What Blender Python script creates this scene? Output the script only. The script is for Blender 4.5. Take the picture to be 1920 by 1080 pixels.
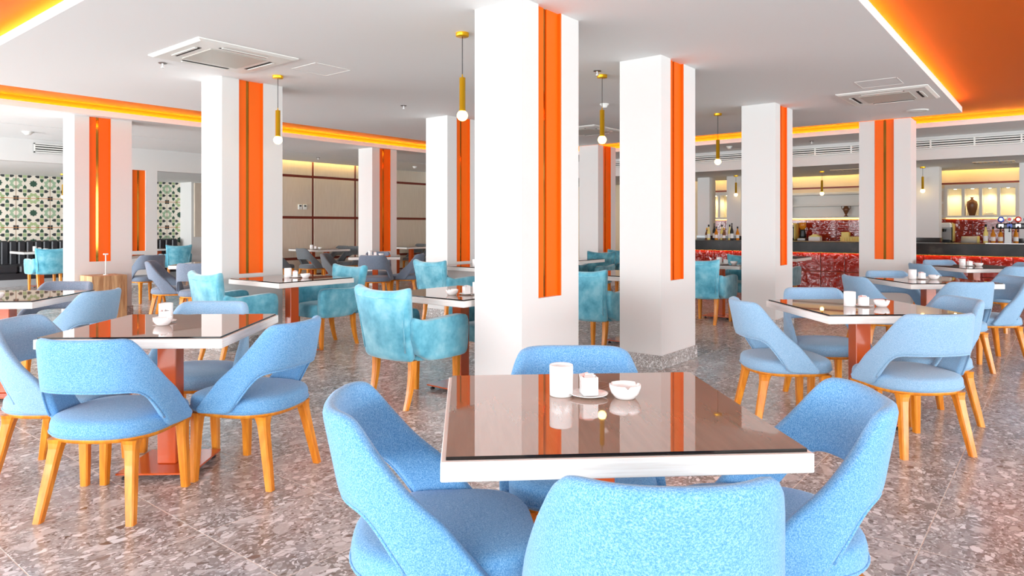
import bpy, bmesh, math, random
from mathutils import Vector, Matrix
R_ = math.radians
random.seed(7)
for o in list(bpy.data.objects):
    bpy.data.objects.remove(o)
sc = bpy.context.scene
C = sc.collection

# ------------------------------------------------------------------ camera
cam_d = bpy.data.cameras.new('camera')
cam = bpy.data.objects.new('camera', cam_d); C.objects.link(cam)
cam.location = (0, 0, 1.27)
cam.rotation_euler = (R_(90), 0, R_(39 - 90))
cam_d.sensor_width = 36; cam_d.lens = 36 * 1285 / 1920
cam_d.shift_y = -116 / 1920
cam_d.clip_start = 0.05
sc.camera = cam
# ------------------------------------------------------------------ world and daylight
wd = bpy.data.worlds.new('world'); sc.world = wd; wd.use_nodes = True
bg = wd.node_tree.nodes['Background']
bg.inputs[0].default_value = (0.90, 0.96, 1.0, 1); bg.inputs[1].default_value = 0.85
def area(name, loc, rot, sx, sy, power, col):
    l = bpy.data.lights.new(name, 'AREA'); l.shape = 'RECTANGLE'; l.size = sx; l.size_y = sy
    l.energy = power; l.color = col
    l.spread = R_(150)
    o = bpy.data.objects.new(name, l); C.objects.link(o); o.location = loc; o.rotation_euler = rot
    return o
# daylight through the window fronts: behind the photographer and in the side room, plus an added fill on the right
area('daylight_lamp', (-7.0, 3.5, 1.5), (R_(90), 0, R_(-90)), 18, 2.5, 950, (0.90, 0.96, 1.0))
area('daylight_lamp', (4.0, -10.6, 1.5), (R_(90), 0, 0), 18, 2.5, 900, (0.90, 0.96, 1.0))  # added lamp to brighten the room; no window known on this side
area('daylight_lamp', (-4.0, 14.2, 1.4), (R_(90), 0, R_(-90)), 7.5, 2.4, 650, (0.90, 0.96, 1.0))
sc.view_settings.view_transform = 'Standard'
sc.view_settings.look = 'None'
sc.view_settings.gamma = 1.0
sc.view_settings.use_curve_mapping = False
sc.view_settings.exposure = 0.27

# ------------------------------------------------------------------ materials
def srgb(r, g, b):
    f = lambda c: (c/255/12.92) if c/255 <= 0.04045 else ((c/255+0.055)/1.055)**2.4
    return (f(r), f(g), f(b), 1)
M = {}
def mat(name, col, rough=0.5, metal=0.0, spec=0.5, emit=None, es=0.0, coat=0.0, sheen=0.0, ior=1.45):
    m = bpy.data.materials.new(name); m.use_nodes = True
    b = m.node_tree.nodes['Principled BSDF']
    b.inputs['Base Color'].default_value = col
    b.inputs['Roughness'].default_value = rough
    b.inputs['Metallic'].default_value = metal
    b.inputs['Specular IOR Level'].default_value = spec
    b.inputs['IOR'].default_value = ior
    b.inputs['Coat Weight'].default_value = coat
    b.inputs['Coat Roughness'].default_value = 0.05
    b.inputs['Sheen Weight'].default_value = sheen
    if emit:
        b.inputs['Emission Color'].default_value = emit
        b.inputs['Emission Strength'].default_value = es
    M[name] = m
    return m
def nd(m, t, **kw):
    n = m.node_tree.nodes.new(t)
    for k, v in kw.items(): setattr(n, k, v)
    return n
def lk(m, a, b): m.node_tree.links.new(a, b)
def bs(m): return m.node_tree.nodes['Principled BSDF']
def ramp(m, fac, stops):
    r = nd(m, 'ShaderNodeValToRGB')
    el = r.color_ramp.elements
    while len(el) < len(stops): el.new(0.5)
    for e, (p, c) in zip(el, stops): e.position = p; e.color = c
    lk(m, fac, r.inputs[0]); return r.outputs[0]
def coords(m, scale=(1, 1, 1), kind='Object', rand=0.0):
    tc = nd(m, 'ShaderNodeTexCoord'); mp = nd(m, 'ShaderNodeMapping')
    mp.inputs['Scale'].default_value = scale
    lk(m, tc.outputs[kind], mp.inputs[0])
    if rand:
        oi = nd(m, 'ShaderNodeObjectInfo'); ml = nd(m, 'ShaderNodeMath', operation='MULTIPLY'); ml.inputs[1].default_value = rand
        cb = nd(m, 'ShaderNodeCombineXYZ'); lk(m, oi.outputs['Random'], ml.inputs[0])
        lk(m, ml.outputs[0], cb.inputs[0]); lk(m, ml.outputs[0], cb.inputs[1])
        lk(m, cb.outputs[0], mp.inputs['Location'])
    return mp.outputs[0]
def noise(m, vec, scale, detail=3, rough=0.5):
    n = nd(m, 'ShaderNodeTexNoise'); n.inputs['Scale'].default_value = scale
    n.inputs['Detail'].default_value = detail; n.inputs['Roughness'].default_value = rough
    lk(m, vec, n.inputs['Vector']); return n.outputs['Fac']
def bump(m, fac, strength, dist):
    b = nd(m, 'ShaderNodeBump'); b.inputs['Strength'].default_value = strength; b.inputs['Distance'].default_value = dist
    lk(m, fac, b.inputs['Height']); lk(m, b.outputs[0], bs(m).inputs['Normal'])
def mixc(m, fac, a, b, blend='MIX'):
    x = nd(m, 'ShaderNodeMix', data_type='RGBA', blend_type=blend)
    for inp, v in ((x.inputs[0], fac), (x.inputs[6], a), (x.inputs[7], b)):
        if isinstance(v, (int, float, tuple)): inp.default_value = v
        else: lk(m, v, inp)
    return x.outputs[2]

mat('paint_white', srgb(222, 219, 216), 0.6)
mat('ceiling_white', srgb(246, 246, 245), 0.75)
mat('orange_paint', srgb(244, 116, 22), 0.55, spec=0.3)
mat('orange_niche', srgb(247, 104, 8), 0.42, spec=0.3)
mat('bronze_mirror', srgb(190, 140, 60), 0.08, metal=1.0)
mat('grey_void', srgb(28, 27, 27), 0.8)
mat('brass', srgb(250, 190, 34), 0.28, metal=0.65)
mat('cord', srgb(30, 26, 24), 0.6)
mat('bulb', srgb(255, 230, 170), 0.3, emit=(1.0, 0.66, 0.20, 1), es=9.0)
mat('led', srgb(255, 190, 60), 0.5, emit=(1.0, 0.82, 0.10, 1), es=20.0)
mat('led_wall', srgb(255, 210, 120), 0.5, emit=(1.0, 0.70, 0.22, 1), es=40.0)
mat('led_bar', srgb(255, 190, 60), 0.5, emit=(1.0, 0.50, 0.08, 1), es=12.0)
mat('led_warm', srgb(255, 210, 120), 0.5, emit=(1.0, 0.60, 0.14, 1), es=6.0)
mat('spot', srgb(255, 240, 210), 0.5, emit=(1.0, 0.85, 0.55, 1), es=14.0)
mat('ceramic', srgb(247, 246, 245), 0.12, coat=0.6)
mat('paper', srgb(240, 236, 232), 0.7)
mat('paper_pink', srgb(222, 170, 165), 0.7)
mat('plastic_white', srgb(240, 238, 232), 0.4)
mat('plastic_grey', srgb(200, 196, 186), 0.5)
mat('dark_slot', srgb(40, 38, 34), 0.7)
mat('post_rust', srgb(205, 84, 30), 0.18, coat=0.5)
mat('foot_black', srgb(30, 30, 32), 0.4)
mat('steel', srgb(140, 138, 136), 0.4, metal=1.0)
mat('glass_edge', srgb(24, 18, 16), 0.12)
mat('leather_black', srgb(46, 46, 50), 0.38)
mat('plinth_grey', srgb(168, 170, 172), 0.35)
mat('strip_brown', srgb(122, 44, 26), 0.45)
mat('burgundy', srgb(128, 40, 36), 0.4)
mat('counter_black', srgb(48, 44, 42), 0.12, coat=0.3)
mat('wall_cream', srgb(236, 214, 180), 0.6)
mat('shelf_white', srgb(228, 222, 214), 0.5)
mat('niche_cream', srgb(250, 238, 205), 0.5)
mat('vase_brown', srgb(120, 76, 48), 0.25)
mat('vase_dark', srgb(70, 60, 54), 0.3)
mat('black_plastic', srgb(24, 24, 26), 0.3)
mat('amber', srgb(214, 130, 30), 0.15)
mat('yellow_box', srgb(244, 222, 130), 0.5)
mat('tile_cream', srgb(240, 230, 214), 0.35)
mat('tile_green', srgb(58, 90, 74), 0.35)
mat('tile_pale', srgb(172, 190, 140), 0.35)
mat('tile_teal', srgb(164, 188, 156), 0.35)
mat('tile_dark', srgb(54, 60, 62), 0.35)
mat('grout_orange', srgb(214, 140, 70), 0.7)
mat('badge_blue', srgb(60, 90, 190), 0.3); mat('badge_red', srgb(222, 60, 40), 0.3)
mat('badge_green', srgb(60, 160, 70), 0.3); mat('badge_orange', srgb(244, 120, 30), 0.3)

# woven upholstery
def fabric(name, c0, c1, c2):
    m = mat(name, c1, 0.85, spec=0.2, sheen=0.25)
    v = coords(m)
    a = noise(m, coords(m, (620, 210, 620)), 1.0, 2); b = noise(m, coords(m, (210, 620, 210)), 1.0, 2)
    ad = nd(m, 'ShaderNodeMath', operation='ADD'); lk(m, a, ad.inputs[0]); lk(m, b, ad.inputs[1])
    hf = nd(m, 'ShaderNodeMath', operation='MULTIPLY'); lk(m, ad.outputs[0], hf.inputs[0]); hf.inputs[1].default_value = 0.5
    col = ramp(m, hf.outputs[0], [(0.38, c0), (0.5, c1), (0.62, c2)])
    lk(m, col, bs(m).inputs['Base Color'])
    bump(m, hf.outputs[0], 0.12, 0.001)
    return m
fabric('fabric_blue', srgb(74, 136, 192), srgb(108, 164, 211), srgb(150, 196, 228))
fabric('fabric_pale', srgb(118, 156, 190), srgb(140, 176, 206), srgb(166, 196, 218))
fabric('fabric_slate_dim', srgb(92, 104, 122), srgb(116, 128, 146), srgb(146, 156, 170))  # greyer copy of the blue; dim light on far chairs put into the colour
fabric('fabric_grey_dim', srgb(84, 88, 92), srgb(104, 108, 112), srgb(130, 134, 136))  # darker still, its colour carrying the dimmer light near the panelled wall
def velvet(name, c0, c1, c2):
    m = mat(name, c1, 0.7, spec=0.25, sheen=0.6)
    n = noise(m, coords(m, rand=9.0), 7.0, 4, 0.6)
    lk(m, ramp(m, n, [(0.30, c0), (0.48, c1), (0.66, c2)]), bs(m).inputs['Base Color'])
    return m
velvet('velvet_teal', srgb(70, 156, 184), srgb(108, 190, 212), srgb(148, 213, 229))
velvet('velvet_teal_dim', srgb(40, 104, 122), srgb(72, 140, 156), srgb(112, 172, 184))  # darker copy of the teal velvet with the dim light in its colour
def wood(name, c0, c1, sc_=(3, 3, 30), rough=0.4, coat=0.2):
    m = mat(name, c0, rough, coat=coat)
    n = noise(m, coords(m, sc_), 2.0, 5, 0.6)
    lk(m, ramp(m, n, [(0.35, c0), (0.65, c1)]), bs(m).inputs['Base Color'])
    return m
wood('leg_wood', srgb(212, 118, 20), srgb(238, 152, 42), (20, 20, 2.5), 0.35)
wood('pedestal_wood', srgb(158, 112, 74), srgb(206, 168, 124), (14, 14, 1.2), 0.5, 0.0)
wood('top_wood', srgb(230, 224, 217), srgb(246, 243, 239), (2, 2, 90), 0.5, 0.0)
m = mat('glass_brown', srgb(110, 74, 52), 0.02, spec=0.8, ior=2.1)
gn = noise(m, coords(m, (2.2, 26.0, 1.0), rand=5.0), 1.6, 5, 0.6)
lk(m, ramp(m, gn, [(0.3, srgb(140, 101, 76)), (0.7, srgb(152, 112, 86))]), bs(m).inputs['Base Color'])

# conglomerate stone for floor and skirtings
def stone(name, world_coords=True, k=1.0):
    m = mat(name, srgb(160, 142, 130), 0.2, spec=0.5)
    g = nd(m, 'ShaderNodeNewGeometry'); oi = nd(m, 'ShaderNodeObjectInfo')
    ml = nd(m, 'ShaderNodeMath', operation='MULTIPLY'); ml.inputs[1].default_value = 37.0; lk(m, oi.outputs['Random'], ml.inputs[0])
    cb = nd(m, 'ShaderNodeCombineXYZ'); lk(m, ml.outputs[0], cb.inputs[2])
    va = nd(m, 'ShaderNodeVectorMath', operation='ADD'); lk(m, g.outputs['Position'], va.inputs[0]); lk(m, cb.outputs[0], va.inputs[1])
    ns = nd(m, 'ShaderNodeTexNoise'); ns.inputs['Scale'].default_value = 6; lk(m, va.outputs[0], ns.inputs['Vector'])
    vs = nd(m, 'ShaderNodeVectorMath', operation='SCALE'); vs.inputs['Scale'].default_value = 0.10; lk(m, ns.outputs['Color'], vs.inputs[0])
    vb = nd(m, 'ShaderNodeVectorMath', operation='ADD'); lk(m, va.outputs[0], vb.inputs[0]); lk(m, vs.outputs[0], vb.inputs[1])
    def chips(scale, stretch, thr):
        mp = nd(m, 'ShaderNodeMapping'); mp.inputs['Scale'].default_value = stretch; mp.inputs['Rotation'].default_value = (0, 0, 0.0)
        lk(m, vb.outputs[0], mp.inputs[0])
        v = nd(m, 'ShaderNodeTexVoronoi'); v.inputs['Scale'].default_value = scale * k; lk(m, mp.outputs[0], v.inputs['Vector'])
        e = nd(m, 'ShaderNodeTexVoronoi', feature='DISTANCE_TO_EDGE'); e.inputs['Scale'].default_value = scale * k; lk(m, mp.outputs[0], e.inputs['Vector'])
        sp = nd(m, 'ShaderNodeSeparateColor'); lk(m, v.outputs['Color'], sp.inputs[0])
        gt = nd(m, 'ShaderNodeMath', operation='GREATER_THAN'); gt.inputs[1].default_value = thr; lk(m, sp.outputs[0], gt.inputs[0])
        ed = nd(m, 'ShaderNodeMapRange'); ed.inputs[1].default_value = 0.03; ed.inputs[2].default_value = 0.10; lk(m, e.outputs['Distance'], ed.inputs[0])
        mu = nd(m, 'ShaderNodeMath', operation='MULTIPLY'); lk(m, gt.outputs[0], mu.inputs[0]); lk(m, ed.outputs[0], mu.inputs[1])
        return mu.outputs[0], sp.outputs[1]
    nb = nd(m, 'ShaderNodeTexNoise'); nb.inputs['Scale'].default_value = 3.0; nb.inputs['Detail'].default_value = 6; lk(m, vb.outputs[0], nb.inputs['Vector'])
    base = ramp(m, nb.outputs['Fac'], [(0.3, srgb(132, 123, 117)), (0.5, srgb(165, 159, 155)), (0.7, srgb(189, 186, 184))])
    f3, c3 = chips(80, (0.85, 1.1, 1), 0.30)
    col3 = ramp(m, c3, [(0.0, srgb(116, 102, 92)), (0.3, srgb(160, 152, 147)), (0.7, srgb(198, 195, 193)), (1.0, srgb(232, 231, 231))])
    base = mixc(m, f3, base, col3)
    f2, c2 = chips(32, (0.8, 1.2, 1), 0.76)
    col2 = ramp(m, c2, [(0.0, srgb(104, 82, 68)), (0.12, srgb(176, 169, 164)), (0.5, srgb(208, 205, 203)), (1.0, srgb(240, 239, 239))])
    base = mixc(m, f2, base, col2)
    f1, c1 = chips(12, (0.8, 1.2, 1), 0.91)
    col1 = ramp(m, c1, [(0.0, srgb(160, 150, 144)), (1.0, srgb(230, 228, 227))])
    f1b = nd(m, 'ShaderNodeMath', operation='MULTIPLY'); f1b.inputs[1].default_value = 0.75; lk(m, f1, f1b.inputs[0])
    base = mixc(m, f1b.outputs[0], base, col1)
    lk(m, base, bs(m).inputs['Base Color'])
    return m
stone('stone_floor'); stone('stone_skirting', k=2.0)
mat('grout', srgb(226, 216, 206), 0.6)
# glossy dimpled red tile
m = mat('red_gloss', srgb(150, 32, 16), 0.10, coat=0.35)
bump(m, noise(m, coords(m, (1, 1, 1), rand=20.0), 9.0, 1.5), 0.9, 0.03)
m = mat('panel_taupe', srgb(190, 176, 158), 0.5)
n_ = noise(m, coords(m, (60, 1, 1.5)), 2.0, 2)
lk(m, ramp(m, n_, [(0.3, srgb(212, 196, 176)), (0.7, srgb(224, 210, 192))]), bs(m).inputs['Base Color'])
m = mat('counter_marble', srgb(50, 46, 44), 0.32, spec=0.25)
lk(m, ramp(m, noise(m, coords(m), 2.5, 6), [(0.35, srgb(20, 18, 18)), (0.6, srgb(46, 41, 38)), (0.8, srgb(96, 88, 80))]), bs(m).inputs['Base Color'])

# ------------------------------------------------------------------ mesh helpers
class MB:
    def __init__(s): s.v = []; s.f = []; s.m = []; s.sm = []
    def add(s, vs, fs, mi=0, smooth=False):
        o = len(s.v); s.v += [tuple(p) for p in vs]
        for f in fs: s.f.append(tuple(i + o for i in f)); s.m.append(mi); s.sm.append(smooth)
        return s
    def box(s, x0, x1, y0, y1, z0, z1, mi=0):
        vs = [(x, y, z) for z in (z0, z1) for y in (y0, y1) for x in (x0, x1)]
        return s.add(vs, [(0, 2, 3, 1), (4, 5, 7, 6), (0, 1, 5, 4), (2, 6, 7, 3), (0, 4, 6, 2), (1, 3, 7, 5)], mi)
    def bbox(s, x0, x1, y0, y1, z0, z1, b=0.004, mi=0):      # chamfered box
        pts = []
        for z, i in ((z0, b), (z0 + b, 0), (z1 - b, 0), (z1, b)):
            xa, xb, ya, yb = x0 + i, x1 - i, y0 + i, y1 - i
            c = b if i == 0 else b * 0.6
            pts.append([(xa + c, ya, z), (xb - c, ya, z), (xb, ya + c, z), (xb, yb - c, z), (xb - c, yb, z), (xa + c, yb, z), (xa, yb - c, z), (xa, ya + c, z)])
        return s.loft(pts, mi=mi, smooth=False)
    def loft(s, rings, mi=0, smooth=True, caps=True, closed=True):
        n = len(rings[0]); vs = [p for r in rings for p in r]; fs = []
        for a in range(len(rings) - 1):
            for i in range(n if closed else n - 1):
                j = (i + 1) % n
                fs.append((a*n + i, a*n + j, (a+1)*n + j, (a+1)*n + i))
        if caps and closed:
            fs.append(tuple(reversed(range(n)))); fs.append(tuple(range((len(rings)-1)*n, len(rings)*n)))
        return s.add(vs, fs, mi, smooth)
    def lathe(s, prof, cx=0, cy=0, n=24, mi=0, smooth=True, caps=False):
        rings = [[(cx + r*math.cos(2*math.pi*i/n), cy + r*math.sin(2*math.pi*i/n), z) for i in range(n)] for r, z in prof]
        return s.loft(rings, mi, smooth, caps)
    def tube(s, pts, r, n=8, closed=False, mi=0):
        pts = [Vector(p) for p in pts]; rings = []
        N = len(pts)
        for i, p in enumerate(pts):
            a = pts[(i-1) % N] if (closed or i > 0) else p
            b = pts[(i+1) % N] if (closed or i < N-1) else p
            t = (b - a).normalized()
            up = Vector((0, 0, 1)) if abs(t.z) < 0.9 else Vector((1, 0, 0))
            u = t.cross(up).normalized(); w_ = u.cross(t)
            rings.append([p + r*(math.cos(2*math.pi*k/n)*u + math.sin(2*math.pi*k/n)*w_) for k in range(n)])
        if closed: rings.append(rings[0])
        return s.loft(rings, mi, True, not closed)
    def xform(s, mtx):
        s.v = [tuple(mtx @ Vector(p)) for p in s.v]; return s
    def mesh(s, name, mats):
        me = bpy.data.meshes.new(name); me.from_pydata(s.v, [], s.f)
        for mm in (mats if isinstance(mats, (list, tuple)) else [mats]): me.materials.append(M[mm])
        me.polygons.foreach_set('material_index', s.m); me.polygons.foreach_set('use_smooth', s.sm)
        bm = bmesh.new(); bm.from_mesh(me); bmesh.ops.recalc_face_normals(bm, faces=bm.faces); bm.to_mesh(me); bm.free()
        me.update(); return me
def link(name, me, parent=None, loc=None, rz=None):
    o = bpy.data.objects.new(name, me); C.objects.link(o)
    if parent: o.parent = parent
    if loc: o.location = loc
    if rz is not None: o.rotation_euler = (0, 0, rz)
    return o
def part(name, mb, mats, parent=None, loc=None, rz=None): return link(name, mb.mesh(name, mats), parent, loc, rz)
def tag(o, label, cat, group=None):
    o['label'] = label; o['category'] = cat
    if group: o['group'] = group
    return o
def thing(name, label, cat, loc=(0, 0, 0), rz=0.0, group=None):
    o = bpy.data.objects.new(name, None); C.objects.link(o); o.empty_display_size = 0.1
    o.location = loc; o.rotation_euler = (0, 0, rz)
    return tag(o, label, cat, group)
def struct(name, mb, mats, parent=None, label=None):
    o = part(name, mb, mats, parent)
    if not parent: o['kind'] = 'structure'
    if label: o['label'] = label
    return o
def copy_tree(o, parent=None):
    c = o.copy(); C.objects.link(c)
    if parent: c.parent = parent
    for ch in list(o.children): copy_tree(ch, c)
    return c
def bake(mb, name, mats, mods):
    """mesh -> modifiers -> plain mesh"""
    me = mb.mesh(name, mats); o = bpy.data.objects.new('tmp', me); C.objects.link(o)
    for t, kw in mods:
        md = o.modifiers.new(t, t)
        for k, v in kw.items(): setattr(md, k, v)
    dg = bpy.context.evaluated_depsgraph_get()
    r = bpy.data.meshes.new_from_object(o.evaluated_get(dg)); r.name = name
    bpy.data.objects.remove(o); bpy.data.meshes.remove(me)
    return r

CEIL = 2.79; LOW = 2.40; UP = 2.95
# ================================================================== FLOOR
PX, PY = 0.567, 0.5825
X0, Y0 = 0.83, 0.45
fl = struct('floor', MB().box(-7.2, 17.2, -10.8, 19.2, -0.12, -0.0008), 'grout')
fl['label'] = 'pale grout bed of the polished stone floor'
tile_me = MB().bbox(-PX/2 + 0.0023, PX/2 - 0.0023, -PY/2 + 0.0023, PY/2 - 0.0023, -0.02, 0.0, 0.0006).mesh('floor_tile', 'stone_floor')
ca, sa = math.cos(R_(39)), math.sin(R_(39))
vis, rest = [], []
for i in range(-15, 30):
    for j in range(-20, 33):
        cx, cy = X0 + (i + 0.5)*PX, Y0 + (j + 0.5)*PY
        if not (-7.1 < cx < 17.0 and -10.6 < cy < 19.0): continue
        d = cx*ca + cy*sa; l = cx*sa - cy*ca
        inview = d > 2.0 and abs(l) < 0.78*d + 0.5 and not (3.6 < cx < 4.2 and 2.9 < cy < 3.2)
        (vis if inview and d < 14.5 else rest).append((d, cx, cy))
vis.sort()
for d, cx, cy in vis[:300]: link('floor_tile', tile_me, fl, (cx, cy, 0))
rm = MB()
for d, cx, cy in vis[300:] + rest: rm.box(cx - PX/2 + .0023, cx + PX/2 - .0023, cy - PY/2 + .0023, cy + PY/2 - .0023, -0.02, 0.0)
ro = part('floor_tile_field', rm, 'stone_floor', fl); ro['kind'] = 'stuff'

# ================================================================== CEILINGS
SX0, SX1, SY0, SY1 = 1.77, 10.92, 1.09, 8.91       # hung white slab
LX, LY = 12.25, 10.35                              # lips of the surrounding ceilings
FA = CEIL + 0.075
ce = struct('ceiling', MB().box(0.1, LX + 0.2, -0.6, LY + 0.2, UP, UP + 0.08), 'orange_paint', label='burnt orange upper ceiling glowing along hidden light coves')
struct('ceiling', MB().box(SX0, SX1, SY0, SY1, CEIL, FA).box(SX0 + 0.2, SX1 - 0.2, SY0 + 0.2, SY1 - 0.2, FA, UP - 0.001), 'ceiling_white', label='large flat white hung ceiling slab carried around the columns')
struct('ceiling', MB().box(LX, 13.55, -10.8, 14.1, CEIL, FA).box(LX + 0.14, 13.55, -10.8, 14.1, FA + 0.001, UP + 0.1), 'ceiling_white', label='white ceiling strip in front of the bar bulkhead')
struct('trim_1', MB().box(LX + 0.125, LX + 0.14, -10.8, LY, FA, UP), 'orange_paint', label='orange back of the light cove towards the bar')
slot = MB().box(-7.2, LX, LY, 12.15, CEIL, FA).box(-7.2, 7.6, 12.19, 14.1, CEIL, FA).box(7.6, LX, 12.19, 13.93, CEIL, FA).box(-7.2, LX, LY + 0.14, 14.25, UP, UP + 0.1)
struct('ceiling', slot, 'ceiling_white', label='white ceiling of the side room with a thin black slot')
struct('trim_2', MB().box(-7.2, LX, LY + 0.125, LY + 0.14, FA, UP), 'orange_paint', label='orange back of the light cove towards the side room')
struct('trim_3', MB().box(-7.2, LX, 12.15, 12.19, FA, FA + 0.02), 'dark_slot', label='thin black slot in the side room ceiling')
struct('ceiling', MB().box(13.6, 16.42, -10.8, 14.0, LOW, LOW + 0.1).box(13.6, 17.2, -10.8, 14.0, 2.66, 2.72), 'ceiling_white', label='low ceiling above the bar')
struct('ceiling', MB().box(-7.2, 9.3, 14.25, 18.6, LOW, LOW + 0.1), 'ceiling_white', label='low ceiling above the black banquette alcove')
NX, NY = 0.36, -0.30                               # lips of the ceilings on the window and right-hand sides
struct('ceiling', MB().box(-7.2, NX, NY, LY, CEIL, FA).box(-7.2, NX - 0.14, NY, LY, FA + 0.001, UP + 0.1), 'ceiling_white', label='white ceiling along the window front')
struct('trim_5', MB().box(NX - 0.14, NX - 0.125, NY, LY, FA, UP), 'orange_paint', label='orange back of the light cove along the window front')
struct('ceiling', MB().box(-7.2, LX, -10.8, NY, CEIL, FA).box(-7.2, LX, -10.8, NY - 0.14, FA + 0.001, UP + 0.1), 'ceiling_white', label='white ceiling beyond the open orange coffer')
struct('trim_6', MB().box(NX, LX, NY - 0.14, NY - 0.125, FA, UP), 'orange_paint', label='orange back of the light cove beyond the orange coffer')
# hidden strip lamps of the coves
def led(x0, x1, y0, y1, z0, label):
    tag(part('cove_light_strip', MB().box(x0, x1, y0, y1, z0, z0 + 0.005), 'led'), label, 'strip light', 'hidden cove lights')
led(SX0 + 0.12, SX0 + 0.14, SY0 + 0.1, SY1 - 0.1, FA + 0.002, 'cove strip light behind the slab edge by the windows')
led(SX1 - 0.14, SX1 - 0.12, SY0 + 0.1, SY1 - 0.1, FA + 0.002, 'cove strip light behind the slab edge facing the bar')
led(SX0 + 0.2, 5.0, SY0 + 0.12, SY0 + 0.14, FA + 0.002, 'cove strip light above the slab edge beside the open orange ceiling')
led(5.15, SX1 - 0.2, SY0 + 0.12, SY0 + 0.14, FA + 0.002, 'cove strip light above the slab edge beside the disc in the ceiling')
led(SX0 + 0.2, SX1 - 0.2, SY1 - 0.14, SY1 - 0.12, FA + 0.002, 'cove strip light behind the slab edge facing the side room')
led(LX + 0.075, LX + 0.095, -10.6, LY, FA + 0.002, 'cove strip light on the ceiling lip in front of the bar')
led(NX - 0.08, NX - 0.06, NY, LY, FA + 0.002, 'cove strip light on the ceiling lip along the window front')
led(NX, LX, NY - 0.08, NY - 0.06, FA + 0.002, 'cove strip light on the ceiling lip beyond the orange coffer')
led(-7.0, LX, LY + 0.075, LY + 0.095, FA + 0.002, 'cove strip light on the ceiling lip of the side room')

# ================================================================== WALLS
struct('wall_bar_bulkhead', MB().box(13.55, 13.65, -10.8, 14.1, LOW, CEIL), 'paint_white')
struct('wall_bar_back', MB().box(16.62, 16.8, -10.8, 14.1, 0, 2.66), 'wall_cream')
wl = MB().box(-7.2, 5.35, 14.1, 14.25, LOW, CEIL).box(6.17, 7.6, 14.1, 14.25, LOW - 0.03, CEIL)
wl.box(5.35, 5.70, 14.1, 14.25, 0, CEIL).box(5.95, 6.17, 14.1, 14.25, 0, CEIL).box(5.70, 5.95, 14.1, 14.25, 0, 0.785).box(5.70, 5.95, 14.1, 14.25, 2.367, CEIL).box(5.70, 5.95, 14.16, 14.25, 0.785, 2.367)
ws = struct('wall_side_room', wl, 'paint_white')
part('niche_panel', MB().box(5.70, 5.95, 14.13, 14.159, 0.785, 2.367), 'orange_niche', ws)
part('mirror_strip', MB().box(5.80, 5.83, 14.125, 14.131, 0.79, 2.36), 'bronze_mirror', ws)
part('baseboard', MB().box(5.34, 6.18, 14.075, 14.1, 0, 0.12), 'stone_skirting', ws)
wp = struct('wall_panelled', MB().box(7.6, 16.8, 14.13, 14.25, 0, UP - 0.002), 'strip_brown')
xs = [7.6, 8.54, 9.805, 11.069, 12.33, 13.6, 14.86, 16.12, 16.8]
zs = [0.10, 0.50, 1.475, 2.452, 3.05]
for a, b in zip(xs, xs[1:]):
    for c, d in zip(zs, zs[1:]):
        part('panel', MB().bbox(a + 0.03, b - 0.03, 14.1, 14.131, c + 0.03, min(d - 0.03, UP - 0.005), 0.004), 'panel_taupe', wp)
part('baseboard', MB().box(7.6, 16.8, 14.09, 14.13, 0, 0.1), 'stone_skirting', wp)
tag(part('cove_light_strip', MB().box(7.7, 12.2, 13.905, 13.925, FA + 0.001, FA + 0.01), 'led_wall'), 'warm strip light along the top of the taupe panelled wall', 'strip light', 'hidden cove lights')
# patterned tile wall in the alcove
wt = struct('wall_alcove', MB().box(-7.2, 8.46, 18.02, 18.2, 0, LOW), 'grout_orange')
struct('wall_alcove_return', MB().box(8.46, 9.2, 17.4, 18.2, 0, LOW), 'paint_white')
TS = 0.652
def star(cx, cz, r0, r1, n, rot=0):
    return [(cx + (r0 if k % 2 == 0 else r1)*math.cos(math.pi*k/n + rot), cz + (r0 if k % 2 == 0 else r1)*math.sin(math.pi*k/n + rot)) for k in range(2*n)]
tp = MB(); g = 0.006
def poly(pts, mi, y):                                # flat glazed inlay of one tile
    h_ = TS/2 - g
    pts = [(max(-h_, min(h_, x)), max(-h_, min(h_, z))) for x, z in pts]
    n = len(pts)
    cx = sum(p[0] for p in pts)/n; cz = sum(p[1] for p in pts)/n
    vs = [(cx, y, cz)] + [(x, y, z) for x, z in pts]
    tp.add(vs, [(0, 1 + i, 1 + (i + 1) % n) for i in range(n)], mi)
tp.box(-TS/2 + g, TS/2 - g, 0, 0.02, -TS/2 + g, TS/2 - g, 0)
y1 = -0.001
q = TS/4
for sx, sz in ((-1, 0), (1, 0), (0, -1), (0, 1)):
    big = star(sx*TS/2, sz*TS/2, 0.135, 0.10, 8, math.pi/8)
    poly(big, 2 if sz else 3, y1)
    poly(star(sx*TS/2, sz*TS/2, 0.062, 0.046, 8), 0, y1*2)
poly(star(0, 0, 0.08, 0.06, 8), 1, y1*2)
for sx in (-1, 1):
    for sz in (-1, 1):
        poly([(sx*TS/2 + a*0.05, sz*TS/2 + b*0.05) for a, b in ((-1, -1), (1, -1), (1, 1), (-1, 1))], 4, y1*2)
        poly([(sx*q + a*0.036, sz*q + b*0.036) for a, b in ((-1, -1), (1, -1), (1, 1), (-1, 1))], 2, y1*2)
        for k in range(4):
            c_, s_ = math.cos(k*math.pi/2), math.sin(k*math.pi/2)
            pet = [(0.048, -0.032), (0.092, -0.034), (0.136, 0), (0.092, 0.034), (0.048, 0.032)]
            poly([(sx*q + x*c_ - y*s_, sz*q + x*s_ + y*c_) for x, y in pet], 1 if (k + sx + sz) % 2 else 4, y1*2)
tile_wall_me = tp.mesh('wall_tile', ['tile_cream', 'tile_green', 'tile_pale', 'tile_teal', 'tile_dark'])
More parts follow.
